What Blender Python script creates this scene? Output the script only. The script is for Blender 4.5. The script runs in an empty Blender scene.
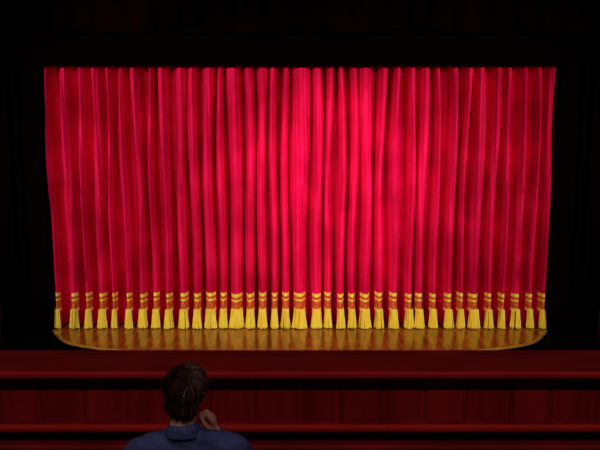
import bpy, bmesh, math, random
from mathutils import Vector, Matrix
random.seed(7)
scene = bpy.context.scene
scene.view_settings.view_transform = 'Standard'
COL = scene.collection

# ------------------------------------------------------------ materials
def mat(name, color, rough=0.6, noise=None, metallic=0.0, sheen=0.0, spec=0.5, emit=None, bump=None):
    m = bpy.data.materials.new(name); m.use_nodes = True
    nt = m.node_tree; b = nt.nodes['Principled BSDF']
    b.inputs['Base Color'].default_value = (*color, 1)
    b.inputs['Roughness'].default_value = rough
    b.inputs['Metallic'].default_value = metallic
    b.inputs['Specular IOR Level'].default_value = spec
    if sheen:
        b.inputs['Sheen Weight'].default_value = sheen
    if emit:
        b.inputs['Emission Color'].default_value = (*emit[0], 1)
        b.inputs['Emission Strength'].default_value = emit[1]
    tc = nt.nodes.new('ShaderNodeTexCoord')
    if noise:
        c2, scale = noise
        mp = nt.nodes.new('ShaderNodeMapping')
        mp.inputs['Scale'].default_value = scale
        nt.links.new(tc.outputs['Object'], mp.inputs['Vector'])
        n = nt.nodes.new('ShaderNodeTexNoise'); n.inputs['Scale'].default_value = 1.0
        n.inputs['Detail'].default_value = 5
        nt.links.new(mp.outputs[0], n.inputs['Vector'])
        r = nt.nodes.new('ShaderNodeValToRGB')
        r.color_ramp.elements[0].position = 0.35; r.color_ramp.elements[1].position = 0.65
        r.color_ramp.elements[0].color = (*color, 1); r.color_ramp.elements[1].color = (*c2, 1)
        nt.links.new(n.outputs[0], r.inputs[0]); nt.links.new(r.outputs[0], b.inputs['Base Color'])
    if bump:
        n2 = nt.nodes.new('ShaderNodeTexNoise'); n2.inputs['Scale'].default_value = bump[0]
        nt.links.new(tc.outputs['Object'], n2.inputs['Vector'])
        bp = nt.nodes.new('ShaderNodeBump'); bp.inputs['Strength'].default_value = bump[1]
        bp.inputs['Distance'].default_value = 0.01
        nt.links.new(n2.outputs[0], bp.inputs['Height']); nt.links.new(bp.outputs[0], b.inputs['Normal'])
    return m

M_curt = mat('red_velvet', (0.57, 0.0015, 0.040), 0.8, ((0.80, 0.006, 0.076), (1.1, 1.0, 0.9)), spec=0.06, bump=(22, 1.0))
M_gold = mat('gold_fringe', (1.0, 0.66, 0.03), 0.5, ((1.0, 0.86, 0.10), (30, 30, 3)), spec=0.3)
M_trimred = mat('trim_red', (0.5, 0.008, 0.01), 0.6, ((0.9, 0.22, 0.02), (26, 26, 18)))
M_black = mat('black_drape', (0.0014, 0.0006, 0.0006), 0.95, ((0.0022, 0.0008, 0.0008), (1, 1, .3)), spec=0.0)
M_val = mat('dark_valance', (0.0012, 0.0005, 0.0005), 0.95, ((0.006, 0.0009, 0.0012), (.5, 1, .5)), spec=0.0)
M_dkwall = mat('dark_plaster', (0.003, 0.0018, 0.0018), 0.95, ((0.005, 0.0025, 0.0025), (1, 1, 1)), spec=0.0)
M_carpet = mat('dark_carpet', (0.01, 0.002, 0.002), 0.95, ((0.016, 0.003, 0.003), (8, 8, 8)), spec=0.05)
M_wood = mat('mahogany', (0.30, 0.009, 0.014), 0.45, ((0.46, 0.015, 0.024), (7, 9, 1.0)), spec=0.3)
M_wood2 = mat('mahogany_panel', (0.25, 0.008, 0.012), 0.42, ((0.40, 0.013, 0.02), (9, 9, .8)), spec=0.3)
M_ledge = mat('ledge_mahogany', (0.20, 0.008, 0.008), 0.6, ((0.30, 0.012, 0.010), (3, 8, 3)), spec=0.2)
M_rail = mat('rail_mahogany', (0.48, 0.016, 0.016), 0.45, ((0.58, 0.022, 0.020), (2, 9, 9)), spec=0.3)
M_metal = mat('black_metal', (0.012, 0.012, 0.012), 0.5, ((0.02, 0.02, 0.02), (6, 6, 6)), metallic=0.6)
M_lens = mat('lamp_lens', (0.10, 0.10, 0.10), 0.25)
M_seat = mat('seat_velvet', (0.20, 0.008, 0.012), 0.8, ((0.28, 0.012, 0.018), (12, 12, 12)), sheen=0.2)
M_shirt = mat('navy_cotton', (0.040, 0.052, 0.17), 0.85, ((0.065, 0.085, 0.25), (14, 14, 14)), spec=0.2, bump=(60, .4))
M_pants = mat('dark_denim', (0.012, 0.014, 0.03), 0.9, ((0.02, 0.022, 0.045), (20, 20, 20)), spec=0.2)
M_skin = mat('skin', (0.66, 0.32, 0.22), 0.55, ((0.74, 0.38, 0.28), (20, 20, 20)), spec=0.3)
M_hair = mat('dark_hair', (0.035, 0.009, 0.006), 0.5, ((0.085, 0.022, 0.014), (30, 30, 30)), spec=0.4)
M_eye = mat('eye_white', (0.8, 0.8, 0.78), 0.2)
M_iris = mat('iris', (0.05, 0.025, 0.01), 0.2)
M_shoe = mat('shoe_leather', (0.015, 0.012, 0.01), 0.4)

# stage floor: planks
def stage_mat():
    m = bpy.data.materials.new('stage_boards'); m.use_nodes = True
    nt = m.node_tree; b = nt.nodes['Principled BSDF']
    tc = nt.nodes.new('ShaderNodeTexCoord')
    br = nt.nodes.new('ShaderNodeTexBrick')
    mp = nt.nodes.new('ShaderNodeMapping'); mp.inputs['Rotation'].default_value = (0, 0, math.pi/2)
    nt.links.new(tc.outputs['Object'], mp.inputs[0]); nt.links.new(mp.outputs[0], br.inputs['Vector'])
    br.inputs['Color1'].default_value = (0.36, 0.095, 0.008, 1)
    br.inputs['Color2'].default_value = (0.24, 0.060, 0.006, 1)
    br.inputs['Mortar'].default_value = (0.08, 0.022, 0.003, 1)
    br.inputs['Scale'].default_value = 1.0
    br.inputs['Brick Width'].default_value = 3.0; br.inputs['Row Height'].default_value = 0.16
    br.inputs['Mortar Size'].default_value = 0.006
    n = nt.nodes.new('ShaderNodeTexNoise'); n.inputs['Scale'].default_value = 2.2; n.inputs['Detail'].default_value = 6
    mp2 = nt.nodes.new('ShaderNodeMapping'); mp2.inputs['Scale'].default_value = (2, .7, 1)
    nt.links.new(tc.outputs['Object'], mp2.inputs[0]); nt.links.new(mp2.outputs[0], n.inputs['Vector'])
    mx = nt.nodes.new('ShaderNodeMixRGB'); mx.blend_type = 'MULTIPLY'; mx.inputs[0].default_value = 0.9
    r = nt.nodes.new('ShaderNodeValToRGB'); r.color_ramp.elements[0].position = .35; r.color_ramp.elements[1].position = .65
    r.color_ramp.elements[0].color = (.5, .5, .5, 1); r.color_ramp.elements[1].color = (1.2, 1.2, 1.2, 1)
    nt.links.new(n.outputs[0], r.inputs[0])
    nt.links.new(br.outputs['Color'], mx.inputs[1]); nt.links.new(r.outputs[0], mx.inputs[2])
    nt.links.new(mx.outputs[0], b.inputs['Base Color'])
    b.inputs['Roughness'].default_value = 0.20
    b.inputs['Specular IOR Level'].default_value = 1.0
    return m
M_stage = stage_mat()

# ------------------------------------------------------------ helpers
def link(o, parent=None):
    COL.objects.link(o)
    if parent: o.parent = parent
    return o
def empty(name, loc=(0, 0, 0)):
    e = bpy.data.objects.new(name, None); e.location = loc; COL.objects.link(e); return e
def obj_bm(name, bm, mats, parent=None, smooth=False, loc=(0, 0, 0)):
    me = bpy.data.meshes.new(name); bm.to_mesh(me); bm.free()
    for m in (mats if isinstance(mats, (list, tuple)) else [mats]): me.materials.append(m)
    if smooth:
        for p in me.polygons: p.use_smooth = True
    o = bpy.data.objects.new(name, me); o.location = loc
    return link(o, parent)
def box(bm, x0, x1, y0, y1, z0, z1, mi=0, bevel=0.0):
    r = bmesh.ops.create_cube(bm, size=1.0)
    vs = r['verts']
    for v in vs:
        v.co = Vector(((x0+x1)/2 + v.co.x*(x1-x0), (y0+y1)/2 + v.co.y*(y1-y0), (z0+z1)/2 + v.co.z*(z1-z0)))
    fs = {f for v in vs for f in v.link_faces}
    for f in fs: f.material_index = mi
    if bevel:
        es = {e for v in vs for e in v.link_edges}
        r = bmesh.ops.bevel(bm, geom=list(es), offset=bevel, segments=2, affect='EDGES', profile=.5)
        for f in r['faces']: f.material_index = mi
def boxobj(name, dims, m, parent=None, bevel=0.0):
    bm = bmesh.new(); box(bm, *dims, bevel=bevel); return obj_bm(name, bm, m, parent)
def ell(bm, c, r, seg=20, rot=None):
    M = Matrix.Translation(Vector(c))
    if rot: M = M @ rot.to_4x4()
    M = M @ Matrix.Diagonal((*r, 1))
    bmesh.ops.create_uvsphere(bm, u_segments=seg, v_segments=seg//2+2, radius=1.0, matrix=M)
def limb(bm, pts):
    pts = [(Vector(p), r) for p, r in pts]
    for p, r in pts: ell(bm, p, (r, r, r), 14)
    for (a, ra), (b, rb) in zip(pts, pts[1:]):
        d = b-a; L = d.length
        if L < 1e-5: continue
        q = d.to_track_quat('Z', 'Y').to_matrix().to_4x4()
        bmesh.ops.create_cone(bm, cap_ends=True, segments=14, radius1=ra, radius2=rb, depth=L,
                              matrix=Matrix.Translation((a+b)/2) @ q)
def remesh(name, bm, vox, mats, parent, smooth_it=6, loc=(0, 0, 0)):
    o = obj_bm(name, bm, mats, None, True, (0, 0, 0))
    md = o.modifiers.new('r', 'REMESH'); md.mode = 'VOXEL'; md.voxel_size = vox; md.use_smooth_shade = True
    sm = o.modifiers.new('s', 'SMOOTH'); sm.iterations = smooth_it; sm.factor = 0.5
    bpy.context.view_layer.update()
    dg = bpy.context.evaluated_depsgraph_get()
    me = bpy.data.meshes.new_from_object(o.evaluated_get(dg))
    o.modifiers.clear(); old = o.data; o.data = me; me.name = name
    me.materials.clear()
    for m in (mats if isinstance(mats, (list, tuple)) else [mats]): me.materials.append(m)
    for p in me.polygons: p.use_smooth = True; p.material_index = 0
    o.parent = parent; o.location = loc
    return o

# ------------------------------------------------------------ room shell
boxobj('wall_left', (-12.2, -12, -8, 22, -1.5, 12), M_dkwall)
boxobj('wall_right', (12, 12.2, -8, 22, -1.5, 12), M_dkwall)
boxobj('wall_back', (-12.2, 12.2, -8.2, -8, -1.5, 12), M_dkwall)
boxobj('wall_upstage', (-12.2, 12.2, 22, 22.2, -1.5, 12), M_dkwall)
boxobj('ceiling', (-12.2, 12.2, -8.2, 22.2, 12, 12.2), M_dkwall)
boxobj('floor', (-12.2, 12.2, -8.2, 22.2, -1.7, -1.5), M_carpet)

PW = 6.97; PZ = 7.245; PY = 16.42
bm = bmesh.new()
box(bm, -11.99, -PW, PY-.06, PY, -1.49, 11.99)
box(bm, PW, 11.99, PY-.06, PY, -1.49, 11.99)
box(bm, -PW, PW, PY-.06, PY, PZ, 11.99)
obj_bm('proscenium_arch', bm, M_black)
bm = bmesh.new()
for off, d in ((0.55, .12), (0.8, .2)):
    for s in (-1, 1):
        xa, xb = sorted((s*(PW+off), s*(PW+off+.16)))
        box(bm, xa, xb, PY-.06-d, PY-.06, -1.49, PZ+off+.16, bevel=.02)
    box(bm, -(PW+off), PW+off, PY-.06-d, PY-.06, PZ+off, PZ+off+.16, bevel=.02)
obj_bm('trim_1', bm, M_black)
bm = bmesh.new(); N = 400; R = 12
g = []
for j in range(R+1):
    row = []
    for i in range(N+1):
        x = -7.6 + 15.2*i/N; t = j/R
        sw = 0.16*abs(math.sin(x*1.05))
        z = 9.8 - t*(1.55+sw*1.3)
        y = 16.0 - .10*math.sin(x*9+1.2*math.sin(x*2.1))*(.4+.6*t)
        row.append(bm.verts.new((x, y, z)))
    g.append(row)
for j in range(R):
    for i in range(N): bm.faces.new((g[j][i], g[j][i+1], g[j+1][i+1], g[j+1][i]))
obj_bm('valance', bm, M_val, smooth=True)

# ------------------------------------------------------------ stage
ctrl = [(-6.92, 16.36), (-6.62, 15.9), (-6.26, 15.45), (-5.86, 15.15), (-5.2, 14.88), (-4.3, 14.62), (-3, 14.38), (-1.5, 14.22), (0, 14.18)]
ctrl = ctrl + [(-x, y) for x, y in ctrl[-2::-1]]
def cr(p0, p1, p2, p3, t):
    return tuple(.5*((2*b)+(-a+c)*t+(2*a-5*b+4*c-d)*t*t+(-a+3*b-3*c+d)*t**3) for a, b, c, d in zip(p0, p1, p2, p3))
arc = []
for i in range(len(ctrl)-1):
    p0 = ctrl[max(i-1, 0)]; p3 = ctrl[min(i+2, len(ctrl)-1)]
    for k in range(8): arc.append(cr(p0, ctrl[i], ctrl[i+1], p3, k/8))
arc.append(ctrl[-1])
bm = bmesh.new()
top = [bm.verts.new((x, y, 0)) for x, y in arc] + [bm.verts.new((x, y, 0)) for x, y in ((6.92, 16.43), (7.6, 16.43), (7.6, 21), (-7.6, 21), (-7.6, 16.43), (-6.92, 16.43))]
f = bm.faces.new(top)
r = bmesh.ops.extrude_face_region(bm, geom=[f])
for v in r['geom']:
    if isinstance(v, bmesh.types.BMVert): v.co.z = -1.5
bmesh.ops.recalc_face_normals(bm, faces=bm.faces)
stage = obj_bm('stage_floor', bm, M_stage)
bm = bmesh.new(); prev = None
for i, (x, y) in enumerate(arc):
    a = Vector(arc[max(i-1, 0)]); b = Vector(arc[min(i+1, len(arc)-1)])
    t = (b-a).normalized(); n = Vector((t.y, -t.x))
    ring = []
    for o, z in ((-.04, .002), (-.04, .012), (.015, .012), (.02, 0), (.02, -.035), (.0, -.035)):
        ring.append(bm.verts.new((x+n.x*o, y+n.y*o, z)))
    if prev:
        for k in range(6): bm.faces.new((prev[k], prev[(k+1) % 6], ring[(k+1) % 6], ring[k]))
    prev = ring
bmesh.ops.recalc_face_normals(bm, faces=bm.faces)
M_nos = mat('stage_nosing', (0.36, 0.16, 0.015), 0.4, ((0.5, 0.24, 0.02), (3, 3, 3)))
obj_bm('stage_nosing', bm, M_nos, parent=stage)
bm = bmesh.new(); prev = None
for i, (x, y) in enumerate(arc):
    a = Vector(arc[max(i-1, 0)]); b = Vector(arc[min(i+1, len(arc)-1)])
    t = (b-a).normalized(); n = Vector((t.y, -t.x))
    ring = [bm.verts.new((x+n.x*.012, y+n.y*.012, z)) for z in (-.035, -1.49)]
    if prev: bm.faces.new((prev[0], ring[0], ring[1], prev[1]))
    prev = ring
obj_bm('pit_masking', bm, M_black, parent=stage)

# ------------------------------------------------------------ curtain
tx = [57, 74, 88, 102, 114, 128, 142, 155, 168, 183, 196, 209.5, 222, 235.5, 249, 261, 273, 284, 298, 315, 326, 339, 350, 363, 377, 391.5, 407, 417, 431, 446, 458, 471, 486, 499, 513, 527, 539]
tw = [6, 8, 6, 8, 5, 7, 8, 7, 7, 9, 8, 11, 7, 12, 8, 8, 6, 7, 12, 9, 7, 7, 7, 10, 8, 8, 8, 8, 7, 8, 7, 11, 7, 6, 9, 7, 6]
W2 = 7.0
folds = []
for c, w in zip(tx, tw):
    folds.append(((c-298.5)*0.0286, w*0.0286*0.5, random.uniform(.75, 1.0), random.random()*6.28))
CY = 17.16
def curtY(x, z):
    h = z/7.4
    y = 0
    for (c, w, a, ph) in folds:
        cc = c + (.03+.03*h)*math.sin(z*.8+ph) * min(1, h*2)
        d = abs(x-cc)
        if d < .5:
            ww = (w*.98)*(1+.30*math.sin(z*.35+ph*2)*h)
            y = max(y, (.70+.30*a)*math.exp(-(d/ww)**2.8 * .62))
    k = min(1, max(0, (z-.9)/.8))
    rip = .012*math.sin(x*31+1.3*math.sin(x*3.7)+.2*z) + .02*math.sin(x*13+1.5*math.sin(z*.8))
    rip += k*.017*math.sin(x*62+2.0*math.sin(x*2.3)+.35*z+.6*math.sin(z*1.1+x))
    return CY - .60*y - rip
bm = bmesh.new(); NX = 2200; NZ = 34
g = []
for j in range(NZ+1):
    z = .03 + (7.6-.03)*j/NZ
    row = []
    for i in range(NX+1):
        x = -W2-.25 + (2*W2+.5)*i/NX
        row.append(bm.verts.new((x, curtY(x, z), z)))
    g.append(row)
for j in range(NZ):
    for i in range(NX): bm.faces.new((g[j][i], g[j][i+1], g[j+1][i+1], g[j+1][i]))
curtain = obj_bm('stage_curtain', bm, M_curt, smooth=True)

bm = bmesh.new()
def band(c, w, z0, z1, off, mi):
    K = 10; pr = None
    for i in range(K+1):
        x = c - w + 2*w*i/K
        y0 = curtY(x, z0)-off; y1 = curtY(x, z1)-off
        a = bm.verts.new((x, y0, z0)); b = bm.verts.new((x, y1, z1))
        if pr:
            f = bm.faces.new((pr[0], a, b, pr[1])); f.material_index = mi
        pr = (a, b)
for (c, w, a, ph) in folds:
    w = w*.90
    dz = .02*math.sin(ph)
    band(c, w, .55, 1.02+dz, .012, 1)
    band(c, w*1.03, .92+dz, 1.01+dz, .02, 0)
    band(c, w*1.03, .79+dz, .84+dz, .02, 0)
    band(c, w*1.05, .50, .57, .026, 0)
    n = int(10 + w*120)
    for k in range(n*2):
        u = random.uniform(-1, 1)
        x0 = c + u*w
        y0 = curtY(c+u*w*.7, .55) - .03 - random.random()*.015
        x1 = c + u*w*1.4 + random.uniform(-.015, .015)
        y1 = y0 - .03*random.random() - .03
        zb = random.uniform(.01, .06)
        r0, r1 = .008, .013
        pr = None
        for t in (0, .35, .7, 1):
            px = x0 + (x1-x0)*t**1.3; py = y0+(y1-y0)*t; pz = .55 + (zb-.55)*t
            rr = r0+(r1-r0)*t
            ring = [bm.verts.new((px+rr*math.cos(q), py+rr*math.sin(q), pz)) for q in (0, 2.09, 4.18)]
            if pr:
                for q in range(3): bm.faces.new((pr[q], pr[(q+1) % 3], ring[(q+1) % 3], ring[q]))
            pr = ring
bmesh.ops.recalc_face_normals(bm, faces=bm.faces)
obj_bm('gold_fringe', bm, [M_gold, M_trimred], parent=curtain)

# ------------------------------------------------------------ mezzanine & parapet
FZ = 2.87
mez = boxobj('floor_mezzanine', (-11.99, 11.99, 1.5, 3.62, FZ-.3, FZ), M_carpet)
boxobj('floor_mezzanine_upper', (-11.99, 11.99, -7.99, 1.5, FZ-.3, FZ+.45), M_carpet)
par = empty('balcony_parapet')
ZT = 3.635
bm = bmesh.new()
box(bm, -11.99, 11.99, 3.60, 3.97, ZT-.03, ZT, 0, bevel=.006)
box(bm, -11.99, 11.99, 3.93, 3.985, ZT-.03, ZT+.012, 0, bevel=.006)
obj_bm('ledge', bm, M_ledge, par)
bm = bmesh.new()
box(bm, -11.99, 11.99, 3.575, 3.612, ZT-.040, ZT+.004, 0, bevel=.014)
obj_bm('ledge_nosing', bm, M_rail, par)
bm = bmesh.new(); box(bm, -11.99, 11.99, 3.66, 3.93, FZ-.3, ZT-.03); obj_bm('core', bm, M_wood2, par)
bm = bmesh.new()
x = -11.9; k = 0
while x < 11.7:
    wp = .27
    box(bm, x+.001, x+wp-.001, 3.635, 3.665, 3.27, ZT-.035, k % 2, bevel=.002)
    box(bm, x+.03, x+wp-.03, 3.633, 3.64, 3.295, ZT-.06, (k+1) % 2, bevel=.003)
    x += wp; k += 1
obj_bm('panels', bm, [M_wood, M_wood2], par)
bm = bmesh.new()
box(bm, -11.99, 11.99, 3.60, 3.665, 3.235, 3.275, 0, bevel=.012)
obj_bm('dado_rail', bm, M_rail, par)
bm = bmesh.new()
box(bm, -11.99, 11.99, 3.645, 3.665, FZ, 3.235); box(bm, -11.99, 11.99, 3.62, 3.665, FZ, 3.13, bevel=.01)
obj_bm('plinth', bm, M_ledge, par)

# ------------------------------------------------------------ theatre seats
def theatre_seat(name, x, y):
    e = empty(name, (x, y, FZ))
    bm = bmesh.new()
    box(bm, -.24, .24, -.16, .32, .32, .42, bevel=.035)
    obj_bm('seat', bm, M_seat, e, True)
    bm = bmesh.new()
    K = 12; R2 = 10; fr = []; bk = []
    for j in range(R2+1):
        t = j/R2; z = .36 + .48*t
        for i in range(K+1):
            u = -1+2*i/K
            zz = z if j < R2 else z + .03*(1-u*u)
            yc = -.225 - .08*t
            puff = .035*(1-u**4)*(math.sin(math.pi*min(max(t, .02), .98))**.4)
            fr.append(bm.verts.new((u*.245, yc+puff, zz))); bk.append(bm.verts.new((u*.245, yc-.05, zz)))
    W = K+1
    for j in range(R2):
        for i in range(K):
            a = j*W+i
            bm.faces.new((fr[a], fr[a+1], fr[a+W+1], fr[a+W])); bm.faces.new((bk[a], bk[a+W], bk[a+W+1], bk[a+1]))
    for i in range(K):
        a = R2*W+i; bm.faces.new((fr[a], fr[a+1], bk[a+1], bk[a])); bm.faces.new((fr[i], bk[i], bk[i+1], fr[i+1]))
    for j in range(R2):
        for a in (j*W, j*W+K): bm.faces.new((fr[a], fr[a+W], bk[a+W], bk[a]))
    bmesh.ops.recalc_face_normals(bm, faces=bm.faces)
    obj_bm('backrest', bm, M_seat, e, True)
    bm = bmesh.new()
    for s in (-1, 1):
        box(bm, s*.275-.022, s*.275+.022, -.24, .20, .595, .63, bevel=.012)
        box(bm, s*.275-.018, s*.275+.018, -.22, .10, 0, .60, bevel=.008)
    obj_bm('arms', bm, M_wood, e)
for k in range(-2, 5):
    theatre_seat('theatre_seat', -.48 + k*.60, 2.40)

# ------------------------------------------------------------ seated man
man = empty('seated_man', (-.48, 2.40, FZ))
bm = bmesh.new()
V = Vector
ell(bm, (0, -.04, .56), (.175, .125, .13))
ell(bm, (0, -.04, .68), (.16, .12, .16))
ell(bm, (0, -.035, .81), (.180, .125, .15))
ell(bm, (0, -.045, .89), (.185, .095, .075))
limb(bm, [((-.178, -.03, .888), .065), ((0, -.045, .94), .07), ((.19, -.03, .897), .067)])
limb(bm, [((0, -.045, .93), .078), ((0, -.038, .985), .062)])
SR, ER, WR = V((.205, -.025, .886)), V((.275, .12, .686)), V((.118, .080, .905))
limb(bm, [(SR, .070), (SR.lerp(ER, .5), .062), (ER, .052), (ER.lerp(WR, .5), .047), (WR, .036)])
SL, EL, WL = V((-.193, -.03, .873)), V((-.258, .05, .687)), V((-.165, .27, .622))
limb(bm, [(SL, .068), (SL.lerp(EL, .5), .060), (EL, .052), (EL.lerp(WL, .5), .047), (WL, .036)])
for s in (-1, 1):
    limb(bm, [((s*.09, -.02, .525), .095), ((s*.11, .22, .52), .085), ((s*.125, .42, .50), .064), ((s*.125, .44, .3), .058), ((s*.125, .43, .10), .042)])
body = remesh('clothed_body', bm, .011, [M_shirt, M_pants], man, 5)
for v in body.data.vertices:
    c = v.co
    if c.z > .55:
        v.co += v.normal * (.0045*math.sin(c.z*85 + c.x*34) * math.sin(c.x*22+c.y*40))
for p in body.data.polygons:
    c = p.center
    if (c.z < .59 and abs(c.x) < .21 and not (c.x < -.12 and c.z > .572)) or c.z < .53: p.material_index = 1
bm = bmesh.new(); K = 36
rings = []
for i in range(K):
    a = 2*math.pi*i/K
    cx, cy = math.sin(a), math.cos(a)
    ring = []
    for rr, z in ((.060, .975), (.058, 1.008), (.063, 1.014), (.071, .993), (.080, .966)):
        ring.append(bm.verts.new((cx*rr, -.038+cy*rr*1.02, z - .018*cy)))
    rings.append(ring)
for i in range(K):
    A = rings[i]; B = rings[(i+1) % K]
    for k in range(4): bm.faces.new((A[k], B[k], B[k+1], A[k+1]))
obj_bm('collar', bm, M_shirt, man, True)
bm = bmesh.new()
for s in (-1, 1):
    limb(bm, [((s*.125, .40, .042), .038), ((s*.13, .50, .038), .036), ((s*.135, .58, .032), .030)])
    ell(bm, (s*.125, .42, .07), (.042, .05, .04))
remesh('shoes', bm, .008, M_shoe, man, 3)

headE = bpy.data.objects.new('head', None); link(headE, man)
HC = V((0, -.015, 1.06))
headE.location = HC; headE.rotation_euler = (math.radians(-4), math.radians(3), math.radians(-8)); headE.scale = (.95, .97, .96)
def H(x, y, z): return (x-HC.x, y-HC.y, z-HC.z)
bm = bmesh.new()
ell(bm, H(0, -.01, 1.172), (.074, .093, .083), 28)
ell(bm, H(0, .035, 1.13), (.062, .052, .075), 24)
ell(bm, H(0, .048, 1.075), (.046, .042, .042), 24)
ell(bm, H(0, .078, 1.048), (.02, .016, .014))
limb(bm, [(H(0, .083, 1.145), .009), (H(0, .100, 1.112), .013)])
for s in (-1, 1):
    ell(bm, H(s*.010, .094, 1.110), (.009, .009, .007), 12)
    ell(bm, H(s*.031, .073, 1.163), (.022, .012, .007), 12)
    ell(bm, H(s*.038, .062, 1.115), (.018, .018, .016), 12)
    limb(bm, [(H(s*.05, .0, 1.085), .02), (H(s*.022, .07, 1.055), .016)])
    rot = Matrix.Rotation(s*.35, 3, 'Z')
    ell(bm, H(s*.079, -.008, 1.135), (.007, .018, .031), 14, rot)
    ell(bm, H(s*.076, -.002, 1.112), (.008, .010, .012), 12)
ell(bm, H(0, .088, 1.083), (.022, .008, .005), 12); ell(bm, H(0, .087, 1.073), (.019, .009, .006), 12)
limb(bm, [(H(0, -.012, 1.12), .056), (H(0, -.032, 1.02), .054), (H(0, -.04, .96), .058)])
hd = remesh('head_skin', bm, .0042, M_skin, headE, 3)
for s in (-1, 1):
    bm = bmesh.new(); ell(bm, H(s*.030, .074, 1.148), (.012, .012, .011), 16)
    obj_bm('eye', bm, M_eye, headE, True)
    bm = bmesh.new(); ell(bm, H(s*.030, .0845, 1.148), (.0052, .003, .0052), 12)
    obj_bm('iris', bm, M_iris, headE, True)
def face_cut(c):
    return (c.y > .04 and c.z < 1.215) or (c.y > .012 and c.z < 1.15) or c.z < 1.045
bm = bmesh.new()
ell(bm, (0, -.02, 1.176), (.082, .096, .084), 40)
ell(bm, (0, -.055, 1.112), (.068, .047, .066), 32)
cap = remesh('hair_cap', bm, .005, M_hair, headE, 3)
bm = bmesh.new(); bm.from_mesh(cap.data)
kill = [v for v in bm.verts if face_cut(v.co)]
bmesh.ops.delete(bm, geom=kill, context='VERTS')
pts = [(v.co.copy(), v.normal.copy()) for v in bm.verts]
for v in bm.verts: v.co -= HC
bm.to_mesh(cap.data); bm.free()
bm = bmesh.new()
for k in range(5200):
    p, n = random.choice(pts)
    crown = V((.01, -.05, 1.26))
    flow = (p-crown); flow = flow - n*flow.dot(n)
    if flow.length < 1e-4: flow = V((random.random(), random.random(), 0))
    flow.normalize()
    up = max(0, (p.z-1.13)/.13)
    clump = .5+.5*math.sin(p.x*110+2*math.sin(p.y*70))*math.sin(p.y*95+p.z*80)
    d = (flow*(1.0-.35*up) + n*(.22+.75*up*clump) + V((random.gauss(0, .25), random.gauss(0, .25), random.gauss(0, .2)))).normalized()
    L = random.uniform(.018, .032)*(.8+.5*clump)
    side = d.cross(n)
    if side.length < 1e-3: continue
    side.normalize(); w = random.uniform(.0013, .0026)
    pr = None
    for t in (0, .5, .85, 1):
        q = p - n*.002 + d*L*t + V((0, 0, -.012))*t*t*.8
        ww = w*(1-t)**.6 + .0002
        ring = [bm.verts.new(q+side*ww-HC), bm.verts.new(q-side*ww*.6+n*ww-HC), bm.verts.new(q-side*ww*.6-n*ww-HC)]
        if pr:
            for a in range(3): bm.faces.new((pr[a], pr[(a+1) % 3], ring[(a+1) % 3], ring[a]))
        pr = ring
obj_bm('hair_strands', bm, M_hair, headE)

# right hand: loose fist against the jaw
O = V((-.018, -.012, -.018))
bm = bmesh.new()
wrist = V((.130, .088, .938))+O
limb(bm, [(WR, .027), (wrist, .026)])
kn = [V((.122, .055, 1.003)), V((.121, .074, 1.007)), V((.120, .093, 1.003)), V((.120, .110, .995))]
fl = [1.0, 1.08, 1.0, .82]
for i, K_ in enumerate(kn):
    K_ = K_+O
    base = wrist + V((-.004, (i-1.5)*.011, .006))
    limb(bm, [(base, .0135), (K_, .0110)])
    s = fl[i]
    a = K_ + V((-.026, -.004, .030))*s
    b = a + V((-.021, -.002, -.012))*s
    c = b + V((-.003, 0, -.019))*s
    limb(bm, [(K_, .0102), (a, .0092), (b, .0084), (c, .0072)])
limb(bm, [(wrist+V((-.006, -.014, .004)), .014), (V((.108, .042, .972))+O, .0122), (V((.093, .036, .998))+O, .0100), (V((.080, .040, 1.018))+O, .0085)])
remesh('hand_right', bm, .0026, M_skin, man, 2)
bm = bmesh.new()
wl = V((-.150, .292, .618))
limb(bm, [(WL, .026), (wl, .024)])
for i in range(4):
    dx = (i-1.5)*.019
    K_ = V((-.128-dx, .358-abs(i-1.3)*.004, .618))
    limb(bm, [(wl+V((-dx*.5, .01, 0)), .0125), (K_, .0105)])
    s = [1, 1.08, 1, .8][i]
    a = K_+V((.006-dx*.1, .038, .002))*s; b = a+V((.003, .022, -.010))*s; c = b+V((.001, .014, -.012))*s
    limb(bm, [(K_, .0100), (a, .0090), (b, .0082), (c, .0070)])
limb(bm, [(wl+V((.016, .008, -.002)), .013), (V((-.105, .320, .609)), .0115), (V((-.088, .345, .603)), .0095), (V((-.080, .365, .599)), .0080)])
remesh('hand_left', bm, .0026, M_skin, man, 2)

# ------------------------------------------------------------ lighting rigs
def lamp_mesh(parent, loc, target, name='spotlight_head', r=.11, L=.34):
    loc = V(loc); d = (V(target)-loc).normalized()
    M = Matrix.Translation(loc - d*(L*.5+.03)) @ d.to_track_quat('Z', 'Y').to_matrix().to_4x4()
    bm = bmesh.new()
    bmesh.ops.create_cone(bm, cap_ends=True, segments=20, radius1=r*.7, radius2=r, depth=L, matrix=M)
    bmesh.ops.create_cone(bm, cap_ends=True, segments=20, radius1=r*1.15, radius2=r*1.15, depth=.02,
                          matrix=M @ Matrix.Translation((0, 0, L*.5-.012)))
    nb = len(bm.faces)
    bmesh.ops.create_cone(bm, cap_ends=True, segments=20, radius1=r*.85, radius2=r*.85, depth=.004,
                          matrix=M @ Matrix.Translation((0, 0, L*.5+.002)))
    for i, f in enumerate(bm.faces):
        if i >= nb: f.material_index = 1
    q = loc-d*.2
    box(bm, q.x-.012, q.x+.012, q.y-.012, q.y+.012, q.z, q.z+.28)
    return obj_bm(name, bm, [M_metal, M_lens], parent)
def spot(name, loc, target, power, size, color, blend=.6, radius=.15, parent=None):
    l = bpy.data.lights.new(name, 'SPOT'); l.energy = power; l.spot_size = math.radians(size)
    l.spot_blend = blend; l.color = color; l.shadow_soft_size = radius
    o = bpy.data.objects.new(name, l); o.location = loc
    o.rotation_euler = (V(target)-V(loc)).to_track_quat('-Z', 'Y').to_euler()
    return link(o, parent)
truss = empty('lighting_truss')
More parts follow.
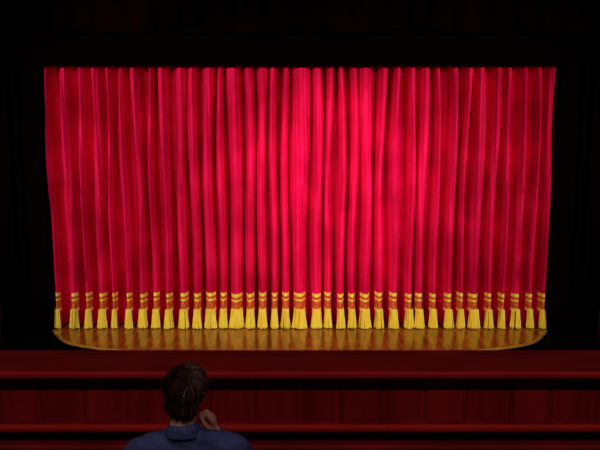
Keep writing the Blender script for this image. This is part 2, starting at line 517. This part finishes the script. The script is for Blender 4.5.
TZ = 7.7
bm = bmesh.new()
for dy, dz in ((0, .2), (.3, .2), (.15, .45)):
    bmesh.ops.create_cone(bm, cap_ends=True, segments=10, radius1=.03, radius2=.03, depth=22,
        matrix=Matrix.Translation((0, 5.5+dy, TZ+.1+dz)) @ Matrix.Rotation(math.pi/2, 4, 'Y'))
for i in range(5):
    x = -9+i*4.5; box(bm, x-.02, x+.02, 5.63, 5.67, TZ+.5, 11.99)
obj_bm('bars', bm, M_metal, truss)
FOH = [(-10, (-3.0, 16.7, 3.9), 3100), (-6, (-3.0, 16.7, 3.8), 1500), (6, (3.4, 16.7, 3.8), 1500), (10, (3.0, 16.7, 3.9), 2900), (-1.2, (0, 16.7, 3.4), 420)]  # last entry is an added frontal fill for the fringe and dark folds
for x, t, p in FOH:
    L0 = (x, 5.7, TZ)
    lamp_mesh(truss, L0, t)
    spot('lamp', L0, t, p, 60, (1, .92, .82), parent=truss)
for x, p in ((-4.5, 2100), (1.8, 1000), (7.5, 3200)):  # middle entry is an added pink fill lifting the dark centre folds
    L0 = (x, 5.7, TZ); t = (1.0, 16.7, 4.0)
    lamp_mesh(truss, L0, t)
    spot('lamp', L0, t, p, 32, (1, .70, 1.0), 1.0, parent=truss)

for x in (-4, 4):  # added fill lamps, out of view, to brighten the man and parapet
    e = empty('ceiling_fill', (x, -1.0, 11.85))
    bm = bmesh.new()
    bmesh.ops.create_cone(bm, cap_ends=False, segments=24, radius1=.22, radius2=.16, depth=.25)
    obj_bm('fill_housing', bm, M_metal, e)
    spot('lamp', (0, 0, -.05), (0-x*.25, 1.6, -8), 780, 75, (1, .76, .68), 1.0, .2, parent=e)

for s in (-1, 1):
    e = empty('lighting_boom')
    bm = bmesh.new()
    bmesh.ops.create_cone(bm, cap_ends=True, segments=12, radius1=.03, radius2=.03, depth=8.5, matrix=Matrix.Translation((s*7.2, 14, 2.75)))
    bmesh.ops.create_cone(bm, cap_ends=True, segments=20, radius1=.3, radius2=.28, depth=.06, matrix=Matrix.Translation((s*7.2, 14, -1.465)))
    obj_bm('pole', bm, M_metal, e)
    for z in (4.87, 3.1):
        lamp_mesh(e, (s*7.08, 13.9, z), (s*6.2, 17.0, z-.6), r=.07, L=.26)

w = bpy.data.worlds.new('World'); scene.world = w; w.use_nodes = True
w.node_tree.nodes['Background'].inputs[0].default_value = (.02, .008, .008, 1)
w.node_tree.nodes['Background'].inputs[1].default_value = .1
cam = bpy.data.cameras.new('Camera'); cam.sensor_width = 36; cam.lens = 36.0
co = bpy.data.objects.new('Camera', cam); co.location = (0, 0, 5.0)
co.rotation_euler = (math.radians(90-7), 0, 0)
COL.objects.link(co); scene.camera = co
